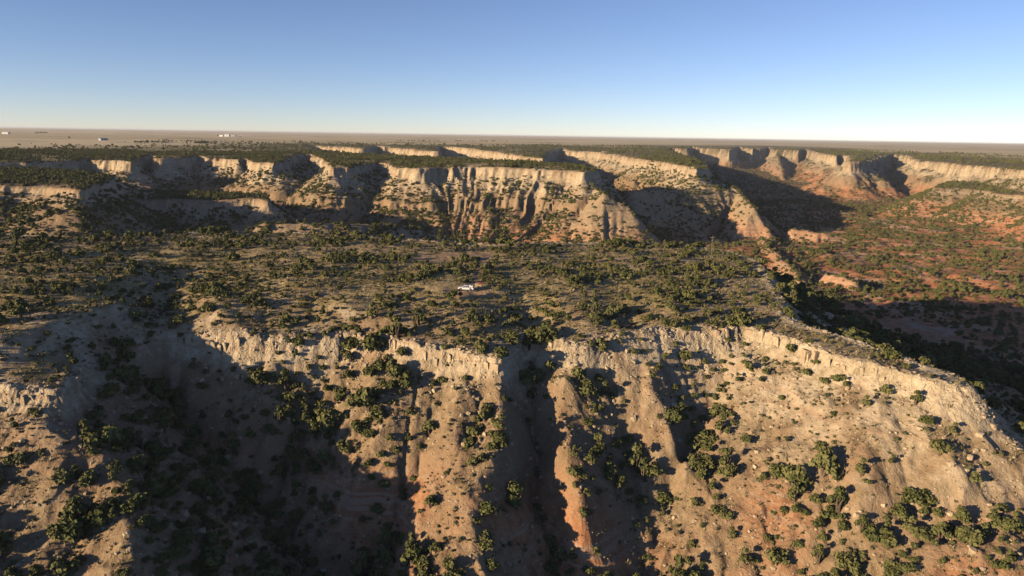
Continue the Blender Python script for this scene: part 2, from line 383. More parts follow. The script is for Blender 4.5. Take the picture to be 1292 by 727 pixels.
# wheel tracks and trampled clearings: centre line, half width
tracks = [(line([(548,326,-53.6),(580,324,-53.4),(610,322,-53.3)]), 8.5), (line([(612,328,-53.6),(603,345,-54.5),(596,358,-55),(585,370,-55.6)]), 1.7),
 (line([(740,328,-53.5),(850,325.5,-53.6),(900,328,-54),(930,334,-54.6)]), 2.4), (line([(300,309,-51.6),(400,313,-52),(470,311,-52),(540,318,-53)]), 2.0), (line([(575,369,-55.4),(605,366,-55.2)]), 4.2),
 (line([(108,230,-53),(114,236,-56),(122,242,-60)]), 4), (line([(48,259,-62),(85,258,-62.5)]), 7), (line([(806,180.3,-40),(826,180.3,-40)]), 90)]
DIRT = np.zeros(len(X), np.float32)
for P, w_ in tracks:
    bb = (np.abs(X - P[:, 0].mean()) < np.ptp(P[:, 0]) + 14 * w_) & (np.abs(Y - P[:, 1].mean()) < np.ptp(P[:, 1]) + 14 * w_)
    dd = poly_dist(X[bb], Y[bb], P[:, :2], closed=False)[0] + .35 * w_ * fbm(X[bb], Y[bb], 4 * w_, 2, 240)
    DIRT[bb] = np.maximum(DIRT[bb], sstep(w_, w_ * .6, dd))
# soil fields (what the ground is made of)
zrel = H
nz = fbm(X, Y, 30, 3, 200)
rad = np.hypot(X, Y)
near_red = .7 * sstep(-87, -97, zrel + 5 * nz) * sstep(.3, .8, .55 + .6 * fbm(X, Y, 38, 2, 210))
far_red = sstep(-86, -104, zrel + 7 * nz) * np.clip(.5 + sstep(-200, 350, X) * .75, 0, 1)
RED = np.where(W > .5, near_red, far_red)
GRASS = np.where(W > .5, sstep(1, 9, SDN), sstep(2, 14, np.maximum(SDF, 0))) * sstep(30, 18, SLOPE.ravel()) * (1 - DIRT) * (.35 + .65 * sstep(-.25, .25, fbm(X, Y, 22, 3, 220) + np.clip((SDN - 22) / 40, -.2, 1) + (W < .5)))
APRON = sstep(20, 75, X) * sstep(-96, -76, zrel) * (W > .5) * sstep(.5, -3, SDN)
CREAM = np.clip(.75 * APRON * sstep(-.6, .3, fbm(X, Y, 14, 3, 226)) +ROCK * np.where(W > .5, 1., .6) + sstep(-78, -66, zrel) * np.where(W > .5, 1., sstep(-60, -20, SDF)) * sstep(-.5, .5, fbm(X, Y, 18, 3, 225)) * .75 * (1 - GRASS), 0, 1)
PLAIN = sstep(60, 420, SDF + 160 * fbm(X, Y, 400, 3, 230)) * (rad > 900)

def nt(mat):
    mat.use_nodes = True; n = mat.node_tree.nodes; n.clear(); return n, mat.node_tree.links
def ramp_mix(n, l, fac, a, b):
    m = n.new('ShaderNodeMix'); m.data_type = 'RGBA'
    for k, v in ((6, a), (7, b)):
        if isinstance(v, tuple): m.inputs[k].default_value = (*v, 1)
        else: l.new(v, m.inputs[k])
    if isinstance(fac, float): m.inputs[0].default_value = fac
    else: l.new(fac, m.inputs[0])
    return m.outputs[2]
def noise(n, l, co, scale, det=4, rough=.6, dist=0.):
    t = n.new('ShaderNodeTexNoise'); t.inputs['Scale'].default_value = scale; t.inputs['Detail'].default_value = det
    t.inputs['Roughness'].default_value = rough; t.inputs['Distortion'].default_value = dist; l.new(co, t.inputs['Vector']); return t.outputs[0]
def maprange(n, l, v, a, b, c=0., d=1.):
    m = n.new('ShaderNodeMapRange'); m.interpolation_type = 'SMOOTHSTEP'
    for k, q in zip((1, 2, 3, 4), (a, b, c, d)): m.inputs[k].default_value = q
    l.new(v, m.inputs[0]); return m.outputs[0]
def math_(n, l, op, a, b):
    m = n.new('ShaderNodeMath'); m.operation = op
    for k, v in enumerate((a, b)):
        if isinstance(v, (int, float)): m.inputs[k].default_value = v
        else: l.new(v, m.inputs[k])
    return m.outputs[0]

def ground_material():
    mat = bpy.data.materials.new('ground'); n, l = nt(mat)
    geo = n.new('ShaderNodeNewGeometry'); pos = geo.outputs['Position']
    def attr(nm):
        t = n.new('ShaderNodeAttribute'); t.attribute_name = nm; return t.outputs['Fac']
    red, grass, cream, plain, veg = attr('red'), attr('grass'), attr('cream'), attr('plain'), attr('veg')
    n1 = noise(n, l, pos, .05, 5); n2 = noise(n, l, pos, .35, 5, .65); n3 = noise(n, l, pos, 1.6, 4, .7)
    # bedding: bands that follow elevation
    mp = n.new('ShaderNodeMapping'); mp.inputs['Scale'].default_value = (.012, .012, .55); l.new(pos, mp.inputs[0])
    band = noise(n, l, mp.outputs[0], 1.0, 4, .6, .4)
    tan = ramp_mix(n, l, maprange(n, l, n2, .35, .68), (.225, .155, .088), (.36, .262, .16))
    tan = ramp_mix(n, l, maprange(n, l, n1, .42, .62), tan, (.30, .195, .115))
    pale = ramp_mix(n, l, maprange(n, l, n2, .3, .7), (.39, .30, .19), (.60, .49, .335))
    pale = ramp_mix(n, l, maprange(n, l, band, .50, .66), pale, (.44, .31, .20))
    redc = ramp_mix(n, l, maprange(n, l, n2, .35, .65), (.36, .135, .062), (.46, .225, .115))
    redc = ramp_mix(n, l, maprange(n, l, band, .52, .60), redc, (.46, .29, .19))
    gr = ramp_mix(n, l, maprange(n, l, n2, .38, .62), (.34, .25, .115), (.47, .355, .185))
    gr = ramp_mix(n, l, maprange(n, l, n1, .45, .6), gr, (.27, .21, .09))
    c = ramp_mix(n, l, red, tan, redc)
    c = ramp_mix(n, l, cream, c, pale)
    c = ramp_mix(n, l, grass, c, gr)
    c = ramp_mix(n, l, attr('dirt'), c, ramp_mix(n, l, n2, (.30, .20, .115), (.42, .29, .18)))
    # pebbles and tufts
    n4 = noise(n, l, pos, .13, 5, .7, .3)
    c = ramp_mix(n, l, math_(n, l, 'MULTIPLY', maprange(n, l, n4, .52, .68), .55), c, (.17, .125, .065))
    c = ramp_mix(n, l, math_(n, l, 'MULTIPLY', maprange(n, l, n3, .58, .72), .5), c, (.10, .085, .045))
    c = ramp_mix(n, l, math_(n, l, 'MULTIPLY', maprange(n, l, n3, .42, .30), .35), c, (.62, .50, .36))
    # unresolved scrub far off
    vn = noise(n, l, pos, .16, 4, .7)
    c = ramp_mix(n, l, math_(n, l, 'MULTIPLY', veg, maprange(n, l, vn, .40, .56)), c, (.085, .088, .038))
    # prairie with big paddocks
    mp2 = n.new('ShaderNodeMapping'); mp2.inputs['Scale'].default_value = (.00055, .0011, 0); l.new(pos, mp2.inputs[0])
    vo = n.new('ShaderNodeTexVoronoi'); vo.inputs['Scale'].default_value = 1.; l.new(mp2.outputs[0], vo.inputs['Vector'])
    sepc = n.new('ShaderNodeSeparateColor'); l.new(vo.outputs['Color'], sepc.inputs[0])
    pn = noise(n, l, pos, .0022, 5, .6)
    pc = ramp_mix(n, l, sepc.outputs[0], (.58, .45, .25), (.70, .56, .335))
    pc = ramp_mix(n, l, maprange(n, l, pn, .52, .66), pc, (.30, .255, .14))
    c = ramp_mix(n, l, plain, c, pc)
    b = n.new('ShaderNodeBsdfPrincipled'); b.inputs['Roughness'].default_value = .95; b.inputs['Specular IOR Level'].default_value = .1
    l.new(c, b.inputs['Base Color'])
    vo2 = n.new('ShaderNodeTexVoronoi'); vo2.feature = 'DISTANCE_TO_EDGE'; vo2.inputs['Scale'].default_value = 1.0
    mp3 = n.new('ShaderNodeMapping'); mp3.inputs['Scale'].default_value = (.55, .55, .34); l.new(pos, mp3.inputs[0]); vadd = n.new('ShaderNodeVectorMath'); vadd.operation = 'MULTIPLY_ADD'; vadd.inputs[1].default_value = (1.1, 1.1, .5); tn_ = n.new('ShaderNodeTexNoise'); tn_.inputs['Scale'].default_value = .8; tn_.inputs['Detail'].default_value = 4; l.new(pos, tn_.inputs['Vector']); l.new(tn_.outputs['Color'], vadd.inputs[0]); l.new(mp3.outputs[0], vadd.inputs[2]); l.new(vadd.outputs[0], vo2.inputs['Vector'])
    crk = math_(n, l, 'MULTIPLY', maprange(n, l, vo2.outputs['Distance'], 0., .16), attr('rock'))
    bh = math_(n, l, 'ADD', math_(n, l, 'MULTIPLY', n2, .9), math_(n, l, 'ADD', math_(n, l, 'MULTIPLY', n3, .35), math_(n, l, 'MULTIPLY', crk, .16)))
    bp = n.new('ShaderNodeBump'); bp.inputs['Strength'].default_value = 1.0; bp.inputs['Distance'].default_value = 1.0
    l.new(bh, bp.inputs['Height']); l.new(bp.outputs[0], b.inputs['Normal'])
    o = n.new('ShaderNodeOutputMaterial'); l.new(b.outputs[0], o.inputs[0]); return mat
GROUND = ground_material()

# split the sheet by landform
q = (np.arange(NR - 1)[:, None] * NA + np.arange(NA - 1)[None])
quads = np.stack([q, q + 1, q + NA + 1, q + NA], 2).reshape(-1, 4)
qc = lambda A: A.reshape(NR, NA)[:-1, :-1].ravel()
qs, qw, qf, qr, qrad = qc(SDN), qc(W), qc(SDF), qc(ROCK), qc(rad)
land = np.select([
 (qw > .5) & (qr > .35), qc(DIRT) > .5, (qw > .5) & (qs > 0), (qw > .5),
 (qf > 0) & (qrad > 900) & (qc(PLAIN) > .5), (qf > 0), (qf > -14) | (qr > .4), qf > -95], [0, 8, 1, 2, 3, 4, 5, 6], 7)
LAND = ['rim_cliff', 'mesa_top', 'gullied_slope', 'prairie', 'far_plateau', 'far_cliff', 'far_slope', 'canyon_floor', 'dirt_track']
VEGTEX = np.clip(sstep(1100, 1600, rad), 0, 1) * (1 - PLAIN) * sstep(36, 22, SLOPE.ravel()) + .0
landobj = {}
Vf = V.reshape(-1, 3); Nf = NOR.reshape(-1, 3)
for k, nm in enumerate(LAND):
    Q = quads[land == k]
    if not len(Q): continue
    used, inv = np.unique(Q, return_inverse=True); inv = inv.reshape(Q.shape)
    me = bpy.data.meshes.new(nm)
    me.vertices.add(len(used)); me.vertices.foreach_set('co', Vf[used].ravel())
    me.loops.add(inv.size); me.loops.foreach_set('vertex_index', inv.ravel().astype(np.int32))
    me.polygons.add(len(Q)); me.polygons.foreach_set('loop_start', (np.arange(len(Q)) * 4).astype(np.int32))
    me.polygons.foreach_set('use_smooth', np.ones(len(Q), bool))
    me.update(calc_edges=True)
    for an, arr in (('red', RED), ('grass', GRASS), ('cream', CREAM), ('plain', PLAIN), ('veg', VEGTEX), ('dirt', DIRT), ('rock', np.clip(ROCK, 0, 1))):
        at_ = me.attributes.new(an, 'FLOAT', 'POINT'); at_.data.foreach_set('value', arr[used].astype(np.float32))
    me.normals_split_custom_set_from_vertices(Nf[used])
    me.materials.append(GROUND)
    o = bpy.data.objects.new(nm, me); COL.objects.link(o); o['kind'] = 'structure'; landobj[nm] = o

# ------------------------------------------------------------------ ground lookup, sight lines
AZ0 = int(np.searchsorted(az, -39.0)); DAZ = .092
ANG = H.reshape(NR, NA) / RR; RUN = np.maximum.accumulate(ANG, axis=0)
Hg = H.reshape(NR, NA)
def cell(x, y):
    r = np.hypot(x, y); t = np.degrees(np.arctan2(x, y))
    ia = np.clip(np.searchsorted(az, t) - 1, 0, NA - 2); ir = np.clip(np.searchsorted(rr, r) - 1, 0, NR - 2)
    return ir, ia, (r - rr[ir]) / (rr[ir + 1] - rr[ir]), (t - az[ia]) / (az[ia + 1] - az[ia])
def ground(x, y):
    ir, ia, fr, fa = cell(np.asarray(x, float), np.asarray(y, float)); fr = np.clip(fr, 0, 1); fa = np.clip(fa, 0, 1)
    return (Hg[ir, ia] * (1 - fa) + Hg[ir, ia + 1] * fa) * (1 - fr) + (Hg[ir + 1, ia] * (1 - fa) + Hg[ir + 1, ia + 1] * fa) * fr
def gfield(F, x, y):
    ir, ia, fr, fa = cell(np.asarray(x, float), np.asarray(y, float)); return F.reshape(NR, NA)[ir, ia]
def project(x, y, z):
    f = y * cp - z * sp; upc = y * sp + z * cp; X_ = x / f; Y_ = upc / f
    return CU + FPX * (X_ * cr + Y_ * sr), CV - FPX * (-X_ * sr + Y_ * cr)
def sees(x, y, ztop, margin=0.):
    ir, ia, _, _ = cell(x, y); r = np.hypot(x, y)
    return (ztop + margin) / r > RUN[np.maximum(ir - 3, 0), ia]
def sunlit(x, y, z):
    """true where nothing between the point and the sun rises above the sun line"""
    lit = np.ones(len(x), bool); hx, hy = to_sun.x, to_sun.y; L = math.hypot(hx, hy); hx /= L; hy /= L; tn = to_sun.z / L
    for d in np.concatenate([np.arange(4, 60, 4), np.arange(60, 420, 12)]):
        lit &= ground(x + hx * d, y + hy * d) < z + tn * d
    return lit

# ------------------------------------------------------------------ materials for things
def simple_mat(name, col, rough=.6, metal=0., var=.0, scale=6., emit=None):
    m = bpy.data.materials.new(name); n, l = nt(m)
    b = n.new('ShaderNodeBsdfPrincipled'); b.inputs['Roughness'].default_value = rough; b.inputs['Metallic'].default_value = metal
    tc = n.new('ShaderNodeTexCoord'); nz_ = noise(n, l, tc.outputs['Object'], scale, 4, .6)
    dk = tuple(c * (1 - var) for c in col); lt = tuple(min(1, c * (1 + var)) for c in col)
    l.new(ramp_mix(n, l, maprange(n, l, nz_, .3, .7), dk, lt), b.inputs['Base Color'])
    o = n.new('ShaderNodeOutputMaterial'); l.new(b.outputs[0], o.inputs[0]); return m
def leaf_mat(name, c1, c2, c3):
    m = bpy.data.materials.new(name); n, l = nt(m)
    b = n.new('ShaderNodeBsdfPrincipled'); b.inputs['Roughness'].default_value = .8; b.inputs['Specular IOR Level'].default_value = .15
    oi = n.new('ShaderNodeObjectInfo'); tc = n.new('ShaderNodeTexCoord')
    nz_ = noise(n, l, tc.outputs['Object'], 2.2, 3, .6)
    c = ramp_mix(n, l, maprange(n, l, oi.outputs['Random'], 0., 1.), c1, c2)
    c = ramp_mix(n, l, maprange(n, l, nz_, .45, .7), c, c3)
    l.new(c, b.inputs['Base Color'])
    o = n.new('ShaderNodeOutputMaterial'); l.new(b.outputs[0], o.inputs[0]); return m
JUN = leaf_mat('juniper_foliage', (.085, .097, .032), (.150, .150, .056), (.175, .165, .060))
SAGE = leaf_mat('sage_foliage', (.13, .13, .062), (.20, .175, .085), (.17, .15, .075))
STRAW = leaf_mat('dry_grass', (.36, .28, .145), (.46, .37, .20), (.40, .32, .17))
BARK = simple_mat('bark', (.12, .085, .06), .9, 0, .3)
def stone_mat(name, c1, c2):
    m = bpy.data.materials.new(name); n, l = nt(m)
    b = n.new('ShaderNodeBsdfPrincipled'); b.inputs['Roughness'].default_value = .95; b.inputs['Specular IOR Level'].default_value = .1
    oi = n.new('ShaderNodeObjectInfo'); geo = n.new('ShaderNodeNewGeometry')
    n1 = noise(n, l, geo.outputs['Position'], .9, 5, .7)
    c = ramp_mix(n, l, maprange(n, l, n1, .3, .7), c1, c2)
    c = ramp_mix(n, l, math_(n, l, 'MULTIPLY', oi.outputs['Random'], .5), c, (.40, .27, .17))
    l.new(c, b.inputs['Base Color'])
    bp = n.new('ShaderNodeBump'); bp.inputs['Strength'].default_value = .9; bp.inputs['Distance'].default_value = .35
    l.new(n1, bp.inputs['Height']); l.new(bp.outputs[0], b.inputs['Normal'])
    o = n.new('ShaderNodeOutputMaterial'); l.new(b.outputs[0], o.inputs[0]); return m
STONE = stone_mat('caprock_stone', (.40, .30, .185), (.58, .47, .32))

# ------------------------------------------------------------------ plants: a few shapes, shared by all
def crown_mesh(name, rng, w, h, lobes, per, leaf, mat, core=.62, flat=0.):
    vs, fs = [], []
    L = []
    for k in range(lobes):
        t = k / max(lobes - 1, 1); ang = rng.uniform(0, 6.283); rad_ = (0 if k == 0 else rng.uniform(.25, .62)) * w
        zz = h * rng.uniform(.28, .80) * (1 - .45 * (rad_ / w)); rl = rng.uniform(.34, .52) * w * (1 - .35 * max(0, zz / h - .5))
        L.append((rad_ * math.cos(ang), rad_ * math.sin(ang), zz, rl, rl * rng.uniform(.75, 1.1) * (h / (1.6 * w)) ** .5))
    for (cx, cy, cz, rx, rz) in L:
        # solid heart of the lobe, lumpy
        b = len(vs); NS, NT = 7, 5
        for i in range(NT):
            ph = math.pi * (i + .5) / NT
            for j in range(NS):
                th = 6.283 * (j + .5 * (i % 2)) / NS; q_ = core * rng.uniform(.75, 1.15)
                vs.append((cx + rx * q_ * math.sin(ph) * math.cos(th), cy + rx * q_ * math.sin(ph) * math.sin(th), max(.06 * h, cz + rz * q_ * math.cos(ph))))
        for i in range(NT - 1):
            for j in range(NS):
                fs.append((b + i * NS + j, b + (i + 1) * NS + j, b + (i + 1) * NS + (j + 1) % NS, b + i * NS + (j + 1) % NS))
        fs.append(tuple(b + j for j in range(NS))); fs.append(tuple(b + (NT - 1) * NS + j for j in range(NS))[::-1])
        for _ in range(per):
            d = Vector(rng.normal(size=3)); d.normalize()
            if d.z < -.45: d.z = -d.z
            q_ = rng.uniform(.7, 1.12); p = Vector((cx + d.x * rx * q_, cy + d.y * rx * q_, cz + d.z * rz * q_))
            if p.z < .05 * h: continue
            nrm = (d + Vector(rng.normal(size=3)) * .55).normalized()
            t1 = nrm.orthogonal().normalized(); t1.rotate(Matrix.Rotation(rng.uniform(0, 6.28), 3, nrm)); t2 = nrm.cross(t1)
            s1 = leaf * rng.uniform(.6, 1.3); s2 = s1 * rng.uniform(.5, .9)
            b = len(vs)
            for (a_, c_, e_) in ((-1, -.6, 0), (.2, -1, .25), (1, .5, 0), (-.3, 1, .25)):
                vs.append(tuple(p + t1 * (a_ * s1) + t2 * (c_ * s2) + nrm * (e_ * s1)))
            fs.append((b, b + 1, b + 2, b + 3))
    me = bpy.data.meshes.new(name); me.from_pydata(vs, [], fs); me.materials.append(mat); me.update(); return me
def trunk_mesh(name, rng, h):
    bm = bmesh.new()
    for k in range(3):
        a_ = rng.uniform(0, 6.28); top = Vector((math.cos(a_) * .35, math.sin(a_) * .35, h * rng.uniform(.5, .7)))
        pts = [Vector((.04 * math.cos(a_), .04 * math.sin(a_), -.25)), top * .4 + Vector((.05, -.04, 0)), top]; rad3 = (.13, .09, .03); rings = []
        for p, r_ in zip(pts, rad3):
            rings.append([bm.verts.new(p + Vector((r_ * math.cos(q_ * 1.2566), r_ * math.sin(q_ * 1.2566), 0))) for q_ in range(5)])
        for r0, r1 in zip(rings, rings[1:]):
            for j in range(5): bm.faces.new((r0[j], r0[(j + 1) % 5], r1[(j + 1) % 5], r1[j]))
        bm.faces.new(rings[-1])
    me = bpy.data.meshes.new(name); bm.to_mesh(me); bm.free(); me.materials.append(BARK); return me
prng = np.random.default_rng(5)
SHAPES = [('rounded', 1.0, 1.55, 7, 46), ('spreading', 1.15, 1.25, 9, 40), ('conical', .85, 2.1, 7, 46), ('lopsided', 1.05, 1.6, 5, 56), ('ragged', 1.0, 1.7, 6, 34), ('squat', 1.2, 1.05, 8, 40)]
CROWNS = [crown_mesh('crown', prng, w_, h_, lo, pe, .17, JUN) for _, w_, h_, lo, pe in SHAPES]
TRUNKS = [trunk_mesh('trunk', prng, h_) for _, w_, h_, _, _ in SHAPES]
SAGES = [crown_mesh('sage', prng, 1.0, 1.1, 4, 30, .2, SAGE) for _ in range(3)]
def tuft_mesh(rng):
    vs, fs = [], []
    for k in range(16):
        a_ = rng.uniform(0, 6.28); r_ = rng.uniform(0, .3); t_ = rng.uniform(.2, .8); b = len(vs); hh = rng.uniform(.5, 1.)
        x_, y_ = r_ * math.cos(a_), r_ * math.sin(a_); ox, oy = t_ * math.cos(a_), t_ * math.sin(a_); px_, py_ = -math.sin(a_) * .12, math.cos(a_) * .12
        vs += [(x_ - px_, y_ - py_, -.1), (x_ + px_, y_ + py_, -.1), (x_ + ox, y_ + oy, hh)]; fs.append((b, b + 1, b + 2))
    me = bpy.data.meshes.new('tuft'); me.from_pydata(vs, [], fs); me.materials.append(STRAW); return me
TUFTS = [tuft_mesh(prng) for _ in range(2)]
def rock_mesh(rng, blocky=.5, name='stone'):
    bm = bmesh.new(); bmesh.ops.create_cube(bm, size=2.0)
    bmesh.ops.subdivide_edges(bm, edges=bm.edges[:], cuts=1, use_grid_fill=True)
    off = rng.uniform(0, 50)
    for v in bm.verts:
        d = v.co.normalized(); p = v.co * blocky + d * 1.2 * (1 - blocky)
        p *= 1 + rng.uniform(-.20, .14); v.co = p
    me = bpy.data.meshes.new(name); bm.to_mesh(me); bm.free(); me.materials.append(STONE); return me
ROCKS = [rock_mesh(prng, .35) for _ in range(6)]
BLOCKS = [rock_mesh(prng, .72) for _ in range(8)]

# ------------------------------------------------------------------ where plants grow
def scatter(n, r0, r1, amax, seed):
    g = np.random.default_rng(seed); r = np.sqrt(g.uniform(r0 * r0, r1 * r1, n)); t = np.radians(g.uniform(-amax, amax, n))
    return r * np.sin(t), r * np.cos(t), g
def clump(x, y, lam, seed): return sstep(-.45, .5, fbm(x, y, lam, 3, seed))
keep_off = [(*at(588, 366, -55.2), 7.5), (*at(604, 362, -55.2), 5), (*at(560, 368, -55.3), 4)]
def plant_density(x, y):
    sl_ = gfield(SLOPE, x, y); ac = gfield(ACC, x, y); sn = gfield(SDN, x, y); w_ = gfield(W, x, y); rk = gfield(ROCK, x, y); dt = gfield(DIRT, x, y); z = ground(x, y)
    u_, v_ = project(x, y, z)
    top = .16 + .75 * clump(x, y, 24, 300)
    pale = sstep(900, 1010, u_) * sstep(680, 560, v_)                     # the bare sunny apron under the right-hand ridge
    red_spur = np.exp(-((u_ - 575) / 60) ** 2 - ((v_ - 690) / 80) ** 2)
    slp = (.08 + 1.35 * clump(x, y, 22, 305) ** 1.8 + 1.2 * sstep(1.2, 2.3, ac)) * (1 - .72 * pale) * (1 - .7 * red_spur)
    slp = slp + .9 * sstep(930, 1010, u_) * sstep(600, 665, v_)
    slp = slp + .9 * sstep(60, 150, u_) * sstep(500, 440, v_) + .9 * sstep(150, 220, u_) * sstep(470, 400, u_)
    slp = slp * (1 - .6 * sstep(140, 60, u_) * sstep(480, 520, v_))
    d = np.where(sn > 1, top, slp) * sstep(66, 48, sl_) * (1 - .8 * rk) * (1 - np.clip(2 * dt, 0, 1))
    ridge = sstep(930, 1000, u_) * (sn > 0); d = d * (1 - .8 * ridge)
    for kx, ky, kr in keep_off: d = d * (np.hypot(x - kx, y - ky) > kr)
    return d
x, y, g = scatter(19000, 112, 462, 41, 51)
inn = near_weight(x, y) > .5; x, y = x[inn], y[inn]
ok = g.random(len(x)) < plant_density(x, y); x, y = x[ok], y[ok]
# keep trunks apart
order = np.arange(len(x)); taken = {}; keep = []
for i in order:
    k0 = (int(x[i] // 2.4), int(y[i] // 2.4))
    if any((k0[0] + a_, k0[1] + b_) in taken and math.hypot(x[i] - x[taken[(k0[0] + a_, k0[1] + b_)]], y[i] - y[taken[(k0[0] + a_, k0[1] + b_)]]) < 2.0 for a_ in (-1, 0, 1) for b_ in (-1, 0, 1)): continue
    taken[k0] = i; keep.append(i)
x, y = x[keep], y[keep]; z = ground(x, y)
sc_ = np.clip(np.exp(g.normal(.36, .40, len(x))), .55, 3.2) * (.78 + .3 * sstep(1.2, 2.6, gfield(ACC, x, y)))
sc_ *= np.where(gfield(SDN, x, y) > 1, .95, 1.36) * (.78 + .5 * clump(x, y, 22, 305))
var = g.integers(0, 6, len(x)); rz = g.uniform(0, 6.283, len(x)); sz = g.uniform(.85, 1.2, len(x))
u, v = project(x, y, z + sc_); vis = sees(x, y, z + 1.1 * sc_) & (u > -5) & (u < 1297) & (v > 150) & (v < 735)
app = np.where(vis, sc_ / np.hypot(x, y), 0); big = np.argsort(-app)[:300]; isbig = np.zeros(len(x), bool); isbig[big] = True
lit = sunlit(x, y, z + 1.2 * sc_)

def region(u, v, sn):
    if sn > 0:
        if u > 930 and v > 395: return 'the right ridge top'
        if v < 345: return 'the mesa top far back'
        if u < 210: return 'the mesa left shoulder'
        if u < 430: return 'the mesa behind the shaded gully'
        if u < 660: return 'the mesa near the pickup'
        return 'the mesa towards the ridge'
    if u < 150: return 'the lower left buttress'
    if u < 450: return 'the dark left gully'
    if u < 640: return 'the central spur'
    if u < 760: return 'the gully beside the central spur'
    if u < 930: return 'the brushy ravine'
    if v > 600: return 'the brushy lower right slope'
    return 'the pale slope under the ridge'
ORD = ['first', 'second', 'third', 'fourth', 'fifth', 'sixth', 'seventh', 'eighth', 'ninth', 'tenth', 'eleventh', 'twelfth', 'thirteenth', 'fourteenth', 'fifteenth', 'sixteenth', 'seventeenth', 'eighteenth', 'nineteenth', 'twentieth']
def ordinal(k): return ORD[k] if k < 20 else '%dth' % (k + 1) if (k + 1) % 10 > 3 or (k + 1) % 100 in (11, 12, 13) else '%d%s' % (k + 1, {1: 'st', 2: 'nd', 3: 'rd'}.get((k + 1) % 10, 'th'))
def put(name, me, parent=None, loc=(0, 0, 0), rot=(0, 0, 0), scl=(1, 1, 1)):
    o = bpy.data.objects.new(name, me); COL.objects.link(o); o.location = loc; o.rotation_euler = rot; o.scale = scl
    if parent: o.parent = parent
    return o
buckets = {}
sdn_i = gfield(SDN, x, y)
med = np.median(sc_[big])
for i in big:
    size = 'tall' if sc_[i] > med * 1.22 else 'small' if sc_[i] < med * .9 else 'middling'
    buckets.setdefault((region(u[i], v[i], sdn_i[i]), SHAPES[var[i]][0], size), []).append(i)
for (reg, shp, size), ids in buckets.items():
    ids.sort(key=lambda i: u[i])
    for k, i in enumerate(ids):
        t = put('juniper_tree', None, None, (x[i], y[i], z[i] + ZC), (0, 0, rz[i]), (sc_[i], sc_[i], sc_[i] * sz[i])); t.empty_display_size = .5
        put('crown', CROWNS[var[i]], t); put('trunk', TRUNKS[var[i]], t)
        t['category'] = 'juniper'; t['group'] = 'junipers scattered over the near mesa and its gullied slopes'
        t['label'] = (f'the only {size} {shp} green juniper on {reg}' if len(ids) == 1 else f'{ordinal(k)} {size} {shp} green juniper from the left on {reg}')

# ------------------------------------------------------------------ uncountable scrub, tufts and stones: instanced meshes
def proto_collection(name, meshes):
    c = bpy.data.collections.new(name)
    for k, ms in enumerate(meshes):
        o = bpy.data.objects.new('%s_%02d' % (name, k), ms); c.objects.link(o)
    return c
def stuff(name, label, cat, protos, X_, Y_, Z_, var_, scl, rotz, tilt=None):
    me = bpy.data.meshes.new(name); n_ = len(X_); me.vertices.add(n_)
    me.vertices.foreach_set('co', np.stack([X_, Y_, Z_], 1).astype(np.float32).ravel())
    a1 = me.attributes.new('variant', 'INT', 'POINT'); a1.data.foreach_set('value', var_.astype(np.int32))
    a2 = me.attributes.new('size', 'FLOAT_VECTOR', 'POINT'); a2.data.foreach_set('vector', scl.astype(np.float32).ravel())
    rot = np.zeros((n_, 3), np.float32); rot[:, 2] = rotz
    if tilt is not None: rot[:, :2] = tilt
    a3 = me.attributes.new('turn', 'FLOAT_VECTOR', 'POINT'); a3.data.foreach_set('vector', rot.ravel())
    o = bpy.data.objects.new(name, me); COL.objects.link(o); o['kind'] = 'stuff'; o['label'] = label; o['category'] = cat
    ng = bpy.data.node_groups.new(name, 'GeometryNodeTree')
    ng.interface.new_socket('Geometry', in_out='INPUT', socket_type='NodeSocketGeometry'); ng.interface.new_socket('Geometry', in_out='OUTPUT', socket_type='NodeSocketGeometry')
    N = ng.nodes; L = ng.links; gi = N.new('NodeGroupInput'); go = N.new('NodeGroupOutput')
    ci = N.new('GeometryNodeCollectionInfo'); ci.inputs['Collection'].default_value = protos; ci.inputs['Separate Children'].default_value = True; ci.inputs['Reset Children'].default_value = True
    ip = N.new('GeometryNodeInstanceOnPoints'); ip.inputs['Pick Instance'].default_value = True
    def na(nm, ty):
        t = N.new('GeometryNodeInputNamedAttribute'); t.data_type = ty; t.inputs['Name'].default_value = nm; return t.outputs['Attribute']
    L.new(gi.outputs[0], ip.inputs['Points']); L.new(ci.outputs[0], ip.inputs['Instance']); L.new(na('variant', 'INT'), ip.inputs['Instance Index'])
    e2r = N.new('FunctionNodeEulerToRotation'); L.new(na('turn', 'FLOAT_VECTOR'), e2r.inputs[0]); L.new(e2r.outputs[0], ip.inputs['Rotation'])
    L.new(na('size', 'FLOAT_VECTOR'), ip.inputs['Scale']); L.new(ip.outputs[0], go.inputs[0])
    md = o.modifiers.new('instances', 'NODES'); md.node_group = ng
    return o
PJ = proto_collection('juniper_shape', CROWNS); PS = proto_collection('sage_shape', SAGES); PT = proto_collection('tuft_shape', TUFTS); PR = proto_collection('stone_shape', ROCKS)
sv = lambda s_, zf=1.: np.stack([s_, s_, s_ * zf], 1)
